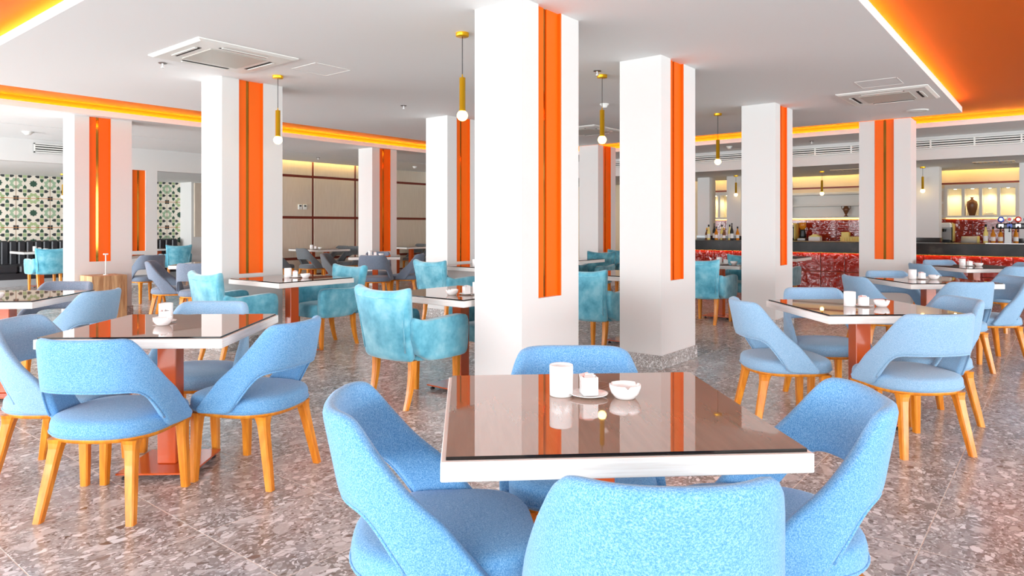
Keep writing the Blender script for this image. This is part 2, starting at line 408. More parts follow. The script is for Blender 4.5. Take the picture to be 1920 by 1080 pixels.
for i in range(-3, 6):
    for k in range(-1, 2):
        cx = 4.859 + (i + 0.5)*TS
        if cx > 8.6: continue
        link('wall_tile', tile_wall_me, wt, (cx, 18.0, 1.565 + k*TS))
# ================================================================== COLUMNS
def column(x0, y0, label, face='y', sx=0.68, sy=0.42, top=CEIL, base=True, strip=True):
    t = thing('column', label, 'column', (x0, y0, 0), 0, 'white columns with orange niches')
    dp = 0.045; zb = 0.775
    if face == 'y':
        mb = MB().box(0, sx, dp, sy, 0, top).box(0, 0.185, 0, dp, 0, top).box(0.46, sx, 0, dp, 0, top).box(0.185, 0.46, 0, dp, 0, zb)
        part('shaft', mb, 'paint_white', t)
        p = part('niche_panel', MB().box(0.187, 0.277, dp - 0.02, dp, zb, top).box(0.312, 0.458, dp - 0.02, dp, zb, top).box(0.448, 0.4595, 0.0015, dp - 0.02, zb, top), 'orange_niche', t)
        part('mirror_strip', MB().box(0.277, 0.312, dp - 0.012, dp, zb, top), 'bronze_mirror', t)
    else:
        mb = MB().box(dp, sx, 0, sy, 0, top).box(0, dp, 0, 0.21, 0, top).box(0, dp, 0.46, sy, 0, top).box(0, dp, 0.21, 0.46, 0, zb + 0.02)
        part('shaft', mb, 'paint_white', t)
        part('niche_panel', MB().box(dp - 0.02, dp, 0.212, 0.312, zb + .02, top).box(dp - 0.02, dp, 0.347, 0.458, zb + .02, top), 'orange_niche', t)
        part('mirror_strip', MB().box(dp - 0.012, dp, 0.312, 0.347, zb + .02, top), 'bronze_mirror', t)
    if base:
        b = 0.016
        part('baseboard', MB().bbox(-b, sx + b, -b, 0, 0, 0.12, 0.002), 'stone_skirting', t)
        part('baseboard', MB().bbox(-b, 0, 0, sy, 0, 0.12, 0.002), 'stone_skirting', t)
        part('baseboard', MB().bbox(sx, sx + b, 0, sy, 0, 0.12, 0.002), 'stone_skirting', t)
        part('baseboard', MB().bbox(-b, sx + b, sy, sy + b, 0, 0.12, 0.002), 'stone_skirting', t)
    return t
column(3.575, 2.812, 'white column standing behind the glass table with four bright blue chairs')
column(5.553, 2.795, 'white column beside the teal armchair, its stone skirting in full view', sx=0.715)
column(8.58, 2.785, 'white column beside the blue chairs, its niche seen very edge-on')
column(10.97, 1.70, 'white column close to the bar with its niche facing the room and a gold reflection', face='x', sx=0.45, sy=0.66)
column(3.545, 6.652, 'white column behind the glass table between two teal armchairs', sx=0.69)
column(6.745, 6.602, 'white column next to the slate chairs with a pendant bulb before its niche')
column(3.51, 10.53, 'white column with the wooden pedestal standing against it', sx=0.74)
column(8.59, 10.43, 'white column behind the slate grey chair seen from the back', sx=0.62)
column(10.95, 6.80, 'white column far behind the teal armchairs with dark red-orange niche', sx=0.64)

# ================================================================== CEILING FIXTURES
def cassette(cx, cy, label):
    t = thing('air_conditioner', label, 'air conditioner', (cx, cy, CEIL), 0, 'ceiling air conditioners')
    h = 0.46
    fr = MB()
    fr.loft([[(-a, -a, z), (a, -a, z), (a, a, z), (-a, a, z)] for a, z in ((h, 0), (h, -0.008), (h - 0.03, -0.022), (h - 0.2, -0.022), (h - 0.2, -0.012), )], smooth=False, caps=False)
    part('frame', fr, 'plastic_white', t)
    part('grille', MB().bbox(-0.26, 0.26, -0.26, 0.26, -0.028, -0.006, 0.006), 'plastic_grey', t)
    for k in range(4):
        m4 = Matrix.Rotation(k*math.pi/2, 4, 'Z')
        part('louvre', MB().box(-0.22, 0.22, 0.315, 0.345, -0.024, -0.0225).xform(m4), 'dark_slot', t)
        part('louvre_flap', MB().bbox(-0.21, 0.21, 0.345, 0.372, -0.03, -0.0242, 0.002).xform(m4), 'plastic_white', t)
    return t
cassette(3.15, 5.87, 'square white ceiling air conditioner above the pendant and column')
cassette(8.96, 1.62, 'square white ceiling air conditioner beside the round disc near the slab corner')
cassette(9.2, 5.95, 'square white ceiling air conditioner seen between the two columns')
def hatch(cx, cy, label):
    o = MB()
    for a in ((-.2, .2, -.2, -.195), (-.2, .2, .195, .2), (-.2, -.195, -.2, .2), (.195, .2, -.2, .2)): o.box(a[0], a[1], a[2], a[3], -0.003, 0)
    t = thing('access_hatch', label, 'hatch', (cx, cy, CEIL), 0, 'ceiling hatches')
    part('frame', o, 'plastic_white', t); part('cover', MB().box(-.19, .19, -.19, .19, -0.0015, 0), 'ceiling_white', t)
hatch(4.0, 5.62, 'flush white access hatch beside the air conditioner and pendant')
hatch(8.1, 1.55, 'flush white access hatch beside the air conditioner near the slab corner')
def sprinkler(x, y, z, label):
    t = thing('sprinkler', label, 'sprinkler', (x, y, z), 0, 'ceiling sprinklers')
    part('rosette', MB().lathe([(0.001, -0.006), (0.035, -0.006), (0.04, 0)], n=16), 'steel', t)
    part('head', MB().lathe([(0.001, -0.045), (0.014, -0.045), (0.016, -0.04), (0.006, -0.03), (0.008, -0.006)], n=12), 'ceramic', t)
sprinkler(2.913, 6.545, CEIL, 'small sprinkler head beside the air conditioner above the blue chairs')
sprinkler(5.857, 6.5, CEIL, 'small sprinkler head on bare ceiling before the slate chairs')
sprinkler(5.742, 3.575, CEIL, 'small sprinkler head right beside a brass pendant canopy')
sprinkler(6.9, 12.9, CEIL, 'small sprinkler head in the side room above the doorway')
sprinkler(12.9, 3.55, CEIL, 'small sprinkler head before the bar air vent')
sprinkler(9.1, 12.9, CEIL, 'small sprinkler head before the taupe panelled wall')
def detector(x, y, z, label, r=0.055):
    t = thing('smoke_detector', label, 'smoke detector', (x, y, z), 0, 'ceiling detectors')
    part('base', MB().lathe([(0.001, -0.014), (r, -0.014), (r, 0)], n=20), 'plastic_white', t)
    part('chamber', MB().lathe([(0.001, -0.05), (r*0.45, -0.05), (r*0.62, -0.04), (r*0.8, -0.015)], n=20), 'plastic_white', t)
detector(7.351, 4.475, CEIL, 'white smoke detector behind the pendant between two columns')
detector(12.75, 5.0, CEIL, 'white smoke detector before the bar vent, beside a pendant')
detector(3.669, 13.0, CEIL, 'white smoke detector on the side room ceiling by the air vent', 0.08)
detector(12.0, 12.9, CEIL, 'white smoke detector before the warm-lit taupe wall', 0.06)
sp = thing('ceiling_speaker', 'round white flat disc in the ceiling near the slab corner', 'speaker', (10.345, 1.527, CEIL))
part('rim', MB().lathe([(0.10, -0.012), (0.125, -0.012), (0.13, 0)], n=28), 'plastic_white', sp)
part('cover', MB().lathe([(0.001, -0.02), (0.06, -0.018), (0.10, -0.01)], n=28), 'plastic_white', sp)
# slot vents: bar bulkhead (long) and side room
def vent(name, label, length, loc, rz, hgt=0.15, bay=0.62):
    t = thing(name, label, 'air vent', loc, rz)
    part('backing', MB().box(0, length, 0.0, 0.01, 0, hgt), 'dark_slot', t)
    fr = MB().box(0, length, -0.02, 0, hgt - 0.018, hgt).box(0, length, -0.02, 0, 0, 0.018).box(0, 0.02, -0.02, 0, 0, hgt).box(length - 0.02, length, -0.02, 0, 0, hgt)
    part('frame', fr, 'plastic_white', t)
    for k in range(3):
        z = hgt*(k + 1)/4
        part('slat', MB().box(0.02, length - 0.02, -0.018, 0.0, z - 0.011, z + 0.009), 'plastic_white', t)
    x = bay
    while x < length - 0.2:
        part('divider', MB().box(x - 0.012, x + 0.012, -0.021, -0.001, 0.018, hgt - 0.018), 'plastic_white', t); x += bay
    return t
vent('air_vent', 'long white slatted air vent in the bulkhead above the bar', 11.0, (13.53, 8.0, 2.585), R_(-90), hgt=0.155)
vent('air_vent', 'short white slatted air vent above the patterned tile alcove', 1.0, (4.06, 14.08, 2.565), 0, hgt=0.165, bay=2)
for (x, y, lab) in ((14.7, 1.0, 'pale ceiling grille over the bar by the lit cabinet'), (14.9, 3.4, 'pale ceiling grille over the bar by the open shelves')):
    t = thing('ceiling_grille', lab, 'air vent', (x, y, LOW))
    part('frame', MB().box(-.18, .18, -.3, .3, -0.008, 0), 'wall_cream', t)
    for k in range(7): part('slat', MB().box(-.14, .14, -.26 + k*.08, -.23 + k*.08, -0.014, -0.008), 'plastic_grey', t)

# ================================================================== PENDANTS
def pendant(x, y, ztop, drop, label, s=1.0, power=10):
    t = thing('pendant_lamp', label, 'pendant lamp', (x, y, ztop), 0, 'brass pendant lamps')
    part('canopy', MB().lathe([(0.001, -0.028), (0.05*s, -0.028), (0.052*s, -0.024), (0.052*s, 0)], n=24), 'brass', t)
    zb = -drop
    part('cord', MB().tube([(0, 0, -0.028), (0, 0, zb + 0.31*s)], 0.003, 6), 'cord', t)
    tb = part('tube', MB().lathe([(0.004, zb + 0.325*s), (0.006, zb + 0.30*s), (0.024*s, zb + 0.298*s), (0.024*s, zb + 0.045*s), (0.026*s, zb + 0.045*s), (0.026*s, zb + 0.03*s), (0.012*s, zb + 0.03*s)], n=20), 'brass', t)
    b = [(0.001, zb - 0.04*s)] + [(0.043*s*math.cos(a), zb + 0.043*s*math.sin(a)) for a in [R_(v) for v in range(-75, 61, 15)]] + [(0.014*s, zb + 0.05*s)]
    part('bulb', MB().lathe(b, n=20), 'bulb', t)
    return t
pendant(3.894, 6.198, CEIL, 0.65, 'brass tube pendant with lit bulb before the column flanked by teal armchairs')
pendant(3.947, 3.699, CEIL, 0.65, 'brass tube pendant with lit bulb beside the thick column, above a teal armchair')
pendant(5.935, 3.638, CEIL, 0.65, 'brass tube pendant with lit bulb between the two columns under a smoke detector')
pendant(8.944, 3.665, CEIL, 0.65, 'brass tube pendant with lit bulb hanging before the bar air vent')
pendant(15.02, 5.737, LOW, 0.43, 'small brass pendant lighting the pale bar column near the bottles', 0.9, 8)
pendant(14.97, 3.918, LOW, 0.46, 'small brass pendant before the open shelves with vases', 0.9, 8)
pendant(15.05, 2.133, LOW, 0.46, 'small brass pendant lighting the bar column by the lit cabinet', 0.9, 8)
pendant(5.405, 16.87, LOW, 0.50, 'brass pendant before the patterned tile wall', 0.9, 8)

# ================================================================== CHAIR WITH CUT-OUT BACK
def outline(n, ax, front, rear, k=1.0):
    pts = []
    for i in range(n):
        a = 2*math.pi*i/n; c, s = math.cos(a), math.sin(a)
        e = 2/3.4 if s > 0 else 2/2.5
        x = ax*math.copysign(abs(c)**e, c); y = (front if s > 0 else rear)*math.copysign(abs(s)**e, s)
        pts.append((x*k, y*k))
    return pts
def smooth_poly(pts, n):
    # Catmull-Rom resample to n points
    P = [Vector(p) for p in pts]; P = [2*P[0] - P[1]] + P + [2*P[-1] - P[-2]]
    out = []; S = len(P) - 3
    for i in range(n):
        t = i/(n - 1)*S; k = min(int(t), S - 1); u = t - k
        a, b, c, d = P[k:k+4]
        out.append(0.5*((2*b) + (c - a)*u + (2*a - 5*b + 4*c - d)*u*u + (3*b - a - 3*c + d)*u**3))
    return out
def shell_point(s, z, off=0.0):
    sg = 1 if s >= 0 else -1; s = abs(s); S0 = 0.39
    lean = 0.215
    yc = 0.015 - lean*(z - 0.40)
    A = 0.262 - 0.03*max(0.0, (z - 0.45)/0.35) + off
    B = 0.245 + off
    if s <= S0:
        a = s/S0*math.pi/2; e = 0.72
        return Vector((sg*A*math.sin(a)**e if a > 0 else 0, yc - B*max(0.0, math.cos(a))**e, z))
    return Vector((sg*A, yc + (s - S0), z))
TOPS = [(0, .795), (.10, .797), (.19, .797), (.235, .786), (.268, .752), (.31, .688), (.36, .605), (.41, .522), (.46, .438), (.495, .380)]
BOTS = [(0, .560), (.10, .560), (.18, .557), (.225, .543), (.258, .512), (.285, .468), (.310, .420), (.335, .372), (.40, .364), (.485, .364)]
NH = 26
top = smooth_poly([(a, b, 0) for a, b in TOPS], NH); bot = smooth_poly([(a, b, 0) for a, b in BOTS], NH)
cols = [(-t.x, t.y, -b.x, b.y) for t, b in reversed(list(zip(top, bot)))][:-1] + [(t.x, t.y, b.x, b.y) for t, b in zip(top, bot)]
NV = 7
mb = MB(); vs = []; fs = []
for (ts, tz, bs_, bz) in cols:
    for k in range(NV):
        f_ = k/(NV - 1); vs.append(shell_point(bs_ + (ts - bs_)*f_, bz + (tz - bz)*f_))
for i in range(len(cols) - 1):
    for k in range(NV - 1):
        a = i*NV + k; fs.append((a, a + NV, a + NV + 1, a + 1))
mb.add(vs, fs, 0, True)
back_me = {}; seat_me = {}
FABS = ['fabric_blue', 'fabric_pale', 'fabric_slate_dim', 'fabric_grey_dim']
for fb in FABS:
    back_me[fb] = bake(mb, 'backrest', fb, [('SOLIDIFY', dict(thickness=0.042, offset=0.0)), ('SUBSURF', dict(levels=1, render_levels=1))])
    for p_ in back_me[fb].polygons: p_.use_smooth = True
    st = MB(); rings = []
    for k_, z in ((0.90, 0.356), (0.985, 0.358), (1.0, 0.366), (1.004, 0.385), (1.0, 0.403), (0.985, 0.417), (0.95, 0.428), (0.85, 0.436), (0.6, 0.443), (0.3, 0.446), (0.02, 0.447)):
        rings.append([(x, y, z) for x, y in outline(48, 0.255, 0.26, 0.255, k_)])
    st.loft(rings); seat_me[fb] = st.mesh('seat', fb)
pip_cut = {}; pip_seat = {}
cut = [shell_point(b[2], b[3] + 0.003, 0.013) for b in cols if b[3] > 0.40]
for fb in FABS:
    pip_cut[fb] = MB().tube(cut, 0.0045, 6).mesh('piping', fb)
    pip_seat[fb] = MB().tube([(x, y, 0.371) for x, y in outline(48, 0.255, 0.26, 0.255, 1.008)], 0.004, 6, closed=True).mesh('piping', fb)
frame_me = MB().loft([[(x, y, z) for x, y in outline(40, 0.255, 0.26, 0.255, k)] for k, z in ((0.86, 0.336), (0.93, 0.338), (0.94, 0.352), (0.93, 0.359))]).mesh('wooden_frame', 'leg_wood')
def leg_mesh(tx, ty, bx, by):
    def ring(cx, cy, z, hx, hy):
        c = 0.3
        return [(cx + a*hx, cy + b*hy, z) for a, b in ((-1, -1 + c), (-1 + c, -1), (1 - c, -1), (1, -1 + c), (1, 1 - c), (1 - c, 1), (-1 + c, 1), (-1, 1 - c))]
    r = []
    for f_, hx in ((0, 0.036), (0.05, 0.030), (0.12, 0.0255), (0.3, 0.0225), (0.65, 0.0205), (1.0, 0.0175)):
        z = 0.345*(1 - f_); r.append(ring(tx + (bx - tx)*f_, ty + (by - ty)*f_, z, hx, hx))
    return MB().loft(r, smooth=False).mesh('leg', 'leg_wood')
leg_fl = leg_mesh(-0.19, 0.185, -0.205, 0.195); leg_fr = leg_mesh(0.19, 0.185, 0.205, 0.195)
leg_bl = leg_mesh(-0.165, -0.175, -0.205, -0.245); leg_br = leg_mesh(0.165, -0.175, 0.205, -0.245)
def chair(x, y, ang, fab, label, group):
    t = thing('dining_chair', label, 'chair', (x, y, 0), R_(ang - 90), group)
    s = link('seat', seat_me[fab], t); link('piping', pip_seat[fab], s)
    b = link('backrest', back_me[fab], t); link('piping', pip_cut[fab], b)
    link('wooden_frame', frame_me, t)
    for lm in (leg_fl, leg_fr, leg_bl, leg_br): link('leg', lm, t)
    return t
# ================================================================== VELVET ARMCHAIR
def arm_back(fab):
    g = MB(); n = 17; m_ = 9; vs = []; fs = []
    for i in range(n):
        u = -1 + 2*i/(n - 1)
        ztop = 0.825 + 0.035*abs(u)**3
        for k in range(m_):
            f_ = k/(m_ - 1); z = 0.33 + (ztop - 0.33)*f_
            wd_ = 0.232 + 0.052*f_**1.5
            y = -0.265 - 0.16*(z - 0.33) + 0.045*u*u
            vs.append((wd_*u, y, z))
    for i in range(n - 1):
        for k in range(m_ - 1):
            a = i*m_ + k; fs.append((a, a + 1, a + m_ + 1, a + m_))
    g.add(vs, fs, 0, True)
    me = bake(g, 'backrest', fab, [('SOLIDIFY', dict(thickness=0.085, offset=0.0)), ('SUBSURF', dict(levels=1, render_levels=1))])
    for p_ in me.polygons: p_.use_smooth = True
    return me
def arm_arm(fab, sg):
    prof = [(-0.25, 0.325), (0.0, 0.325), (0.22, 0.325), (0.262, 0.335), (0.272, 0.40), (0.275, 0.55), (0.262, 0.615), (0.22, 0.635), (0.05, 0.625), (-0.12, 0.612), (-0.22, 0.62), (-0.30, 0.68)]
    g = MB(); rings = []
    for xo, sh in ((0.205, 0.02), (0.215, 0.004), (0.25, 0.0), (0.285, 0.004), (0.296, 0.022)):
        cx = sum(p[0] for p in prof)/len(prof); cz = sum(p[1] for p in prof)/len(prof)
        rings.append([(sg*(xo + 0.012*(p[1] - 0.33)/0.3 - 0.02*max(0, -p[0])), p[0] + (cx - p[0])*sh*2.0, p[1] + (cz - p[1])*sh*2.0) for p in prof])
    g.loft(rings, smooth=True)
    me = bake(g, 'armrest', fab, [('SUBSURF', dict(levels=1, render_levels=1))])
    for p_ in me.polygons: p_.use_smooth = True
    return me
ARM = {}
for fb in ('velvet_teal', 'velvet_teal_dim'):
    rings = []
    for k_, z in ((0.94, 0.322), (0.99, 0.328), (1.0, 0.345), (1.0, 0.42), (0.985, 0.442), (0.93, 0.456), (0.7, 0.466), (0.3, 0.47), (0.02, 0.47)):
        rings.append([(x, y + 0.01, z) for x, y in outline(40, 0.225, 0.27, 0.27, k_)])
    ps = [(-0.215, 0.40), (-0.225, 0.55), (-0.245, 0.72), (-0.255, 0.785), (-0.15, 0.778), (0, 0.772), (0.15, 0.778), (0.255, 0.785), (0.245, 0.72), (0.225, 0.55), (0.215, 0.40)]
    seam = [(x, -0.312 - 0.16*(z - 0.33) + 0.045*(x/0.25)**2, z) for x, z in ps]
    ARM[fb] = dict(back=arm_back(fb), al=arm_arm(fb, -1), ar=arm_arm(fb, 1), seat=MB().loft(rings).mesh('seat', fb), seam=MB().tube(seam, 0.005, 6).mesh('piping', fb))
def sabre(tx, ty, dy):
    r = []
    for f_ in (0, .2, .4, .6, .8, 1):
        z = 0.335*(1 - f_); h_ = 0.028 - 0.010*f_; cy = ty + dy*f_*f_
        r.append([(tx + a*h_, cy + b*h_, z) for a, b in ((-1, -.6), (-.6, -1), (.6, -1), (1, -.6), (1, .6), (.6, 1), (-.6, 1), (-1, .6))])
    return MB().loft(r, smooth=False).mesh('leg', 'leg_wood')
arm_legs = [sabre(-0.215, 0.215, 0.0), sabre(0.215, 0.215, 0.0), sabre(-0.19, -0.20, -0.06), sabre(0.19, -0.20, -0.06)]
def armchair(x, y, ang, label, fab='velvet_teal', group='teal velvet armchairs'):
    t = thing('armchair', label, 'armchair', (x, y, 0), R_(ang - 90), group)
    a = ARM[fab]
    b = link('backrest', a['back'], t); link('piping', a['seam'], b)
    link('armrest', a['al'], t); link('armrest', a['ar'], t); link('seat', a['seat'], t)
    for lm in arm_legs: link('leg', lm, t)
    return t
# ================================================================== TABLES
W_ = 0.86
def table_meshes(wx, wy):
    hx, hy = wx/2, wy/2
    d = dict(top=MB().bbox(-hx, hx, -hy, hy, 0.700, 0.745, 0.002).mesh('tabletop', 'top_wood'))
    gl = MB().box(-hx + .012, hx - .012, -hy + .012, hy - .012, 0.7455, 0.7535)
    me = gl.mesh('glass_top', ['glass_edge', 'glass_brown'])
    for p_ in me.polygons: p_.material_index = 1 if p_.normal.z > 0.5 else 0
    d['glass'] = me
    d['post'] = MB().bbox(-0.048, 0.048, -0.048, 0.048, 0.036, 0.70, 0.004).mesh('post', 'post_rust')
    d['plate'] = MB().bbox(-0.188, 0.188, -0.188, 0.188, 0.026, 0.036, 0.002).mesh('base_plate', 'post_rust')
    d['foot'] = MB().lathe([(0.001, 0), (0.017, 0), (0.018, 0.006), (0.014, 0.011), (0.005, 0.012), (0.005, 0.027)], n=12).mesh('foot', 'foot_black')
    return d
TM = table_meshes(W_, W_); TML = table_meshes(0.86, 1.15)
def table(x, y, ang, label, posts=((0, 0),), tm=TM):
    t = thing('dining_table', label, 'table', (x, y, 0), R_(ang), 'glass-topped tables')
    link('tabletop', tm['top'], t); link('glass_top', tm['glass'], t)
    for px_, py_ in posts:
        link('post', tm['post'], t, (px_, py_, 0)); link('base_plate', tm['plate'], t, (px_, py_, 0))
        for sx in (-1, 1):
            for sy in (-1, 1): link('foot', tm['foot'], t, (px_ + sx*0.155, py_ + sy*0.155, 0))
    return t
ZT = 0.7538
sugar_cup = MB()
sugar_cup.loft([[(sx*a, sy*a, z) for sx, sy in ((-1, -1), (1, -1), (1, 1), (-1, 1))] for a, z in ((0.026, 0), (0.030, 0.004), (0.030, 0.072), (0.0265, 0.073), (0.0265, 0.012))], smooth=False, caps=False)
sugar_cup.add([(-.026, -.026, .0), (.026, -.026, 0), (.026, .026, 0), (-.026, .026, 0)], [(0, 1, 2, 3)]); sugar_me = sugar_cup.mesh('cup', 'ceramic')
packs = []
for k in range(6):
    a = random.uniform(-.25, .25)
    packs.append((MB().box(-0.017, 0.017, -0.0015, 0.0015, 0.012, 0.080 + random.uniform(0, .012)).xform(Matrix.Translation((0, -0.02 + 0.008*k, 0)) @ Matrix.Rotation(a, 4, 'Y') @ Matrix.Rotation(a*.6, 4, 'Z')).mesh('sugar_packet', 'paper' if k % 3 else 'paper_pink')))
saucer_me = MB().lathe([(0.001, 0.004), (0.032, 0.0), (0.036, 0.0), (0.075, 0.012), (0.0765, 0.0145), (0.07, 0.0135), (0.04, 0.006), (0.001, 0.006)], n=32).mesh('saucer', 'ceramic')
cyl_me = MB().lathe([(0.001, 0.0), (0.044, 0.0), (0.047, 0.003), (0.047, 0.119), (0.045, 0.122), (0.043, 0.119), (0.043, 0.02), (0.001, 0.02)], n=36).mesh('cylinder', 'ceramic')
ab = MB(); n = 36; rings = []
for r, z in ((0.001, 0.0), (0.036, 0.0), (0.040, 0.002), (0.055, 0.022), (0.062, 0.044), (0.061, 0.054), (0.056, 0.054), (0.054, 0.044), (0.046, 0.016), (0.001, 0.012)):
    ring = []
    for i in range(n):
        zz = z - (0.011 if (z > 0.05 and i % 12 == 0) else 0)
        ring.append((r*math.cos(2*math.pi*i/n), r*math.sin(2*math.pi*i/n), zz))
    rings.append(ring)
ash_me = ab.loft(rings, caps=False).mesh('bowl', 'ceramic')
for me_ in [sugar_me, saucer_me, cyl_me, ash_me] + packs: me_.transform(Matrix.Scale(0.77, 4))
def tableset(x, y, ang, where, k=1.0):
    """napkin cylinder, sugar cup on its saucer and ashtray in a row; ang = direction of the row"""
    c, s = math.cos(R_(ang)), math.sin(R_(ang))
    P = lambda a, b=0.0: (x + c*a - s*b, y + s*a + c*b, ZT)
    tag(link('candle_cylinder', cyl_me, None, P(-0.082, 0.015)), 'plain white ceramic cylinder on ' + where, 'cylinder', 'white cylinders on the tables')
    tag(link('saucer', saucer_me, None, P(0.0)), 'white saucer under the sugar cup on ' + where, 'saucer', 'saucers on the tables')
    p = P(0.0); t = thing('sugar_holder', 'square white cup of sugar packets on ' + where, 'sugar holder', (p[0], p[1], p[2] + 0.0052), R_(ang + 8), 'sugar cups on the tables')
    link('cup', sugar_me, t)
    for pm in packs: link('sugar_packet', pm, t)
    tag(link('ashtray', ash_me, None, P(0.107, -0.02), R_(ang + 30)), 'round white notched ashtray on ' + where, 'ashtray', 'ashtrays on the tables')

TB = dict(
 T1=(1.69, 1.06, 43, 'square table with brown glass top among four bright blue chairs before the thick column'),
 T2=(1.673, 3.666, 41, 'square brown glass table showing its copper base plate among four blue chairs'),
 T3=(1.60, 6.15, 44, 'square brown glass table reflecting the patterned green tiles'),
 T4=(3.94, 6.02, 1, 'square brown glass table between two teal armchairs at a column'),
 T5=(3.93, 3.70, 0, 'square brown glass table half hidden by the thick column, teal armchair tucked in'),
 T6=(4.857, 1.043, 42, 'square brown glass table among four pale blue chairs, next to the skirted columns'),
 T7=(7.67, 1.04, 40, 'square brown glass table whose top mirrors the gold-lit niche of the bar column'),
 T8=(10.6, 0.93, 43, 'square brown glass table closest to the red bar front'),
 T9=(7.81, 9.40, 48, 'pale-edged glass table with slate chairs before the far column'),
 T12=(8.95, 6.13, 0, 'glass table with dim teal armchair seen between the two columns'),
 T13=(6.63, 3.72, 0, 'glass table behind the teal armchair in the gap between two columns'),
 T14=(9.25, 3.75, 0, 'glass table before the red bar between two facing teal armchairs'),
 T15=(11.82, 3.80, 0, 'glass table next to the red bar front, half behind a column'),
 T18=(4.79, 9.22, 43, 'glass table with slate chairs by the doorway of the side room'),
 T19=(6.80, 6.02, 0, 'glass table with a pale teal armchair, partly behind the thick column'),
 T20=(4.88, 13.03, 44, 'glass table mostly hidden behind the column with the pedestal'),
)
for k, (x, y, a, lab) in TB.items(): table(x, y, a, lab)
table(9.45, 13.35, 0, 'long two-post table by the panelled wall below the thermostats', ((0, -0.27), (0, 0.27)), TML)
table(11.95, 13.25, 0, 'long two-post table by the warm-lit panelled wall beyond the far column', ((0, -0.27), (0, 0.27)), TML)
table(4.95, 16.72, 0, 'glass table at the black banquette under the green tile pattern')
table(7.35, 16.72, 0, 'glass table at the banquette end seen through the doorway')
# table ware
tableset(1.763, 1.128, -50, 'the table with four bright blue chairs')
tableset(1.685, 3.764, 252, 'the table with the copper base plate')
tableset(1.46, 6.02, -70, 'the table mirroring green tiles')
tableset(3.98, 6.02, -52, 'the table between the teal armchairs at a column')
tableset(3.80, 3.52, 150, 'the table half hidden by the thick column')
tableset(4.86, 1.02, -50, 'the table with four pale blue chairs')
tableset(7.70, 1.10, -52, 'the table mirroring the gold-lit niche')
tableset(10.62, 0.98, -52, 'the table closest to the bar')
tableset(7.76, 9.35, -40, 'the slate chair table by the far column')
tableset(9.2, 13.15, -40, 'the table below the thermostats')
tableset(9.05, 3.6, -50, 'the table between facing armchairs by the bar')
tableset(6.55, 5.82, -70, 'the table with the pale teal armchair')
tableset(4.95, 16.8, 0, 'the banquette table')

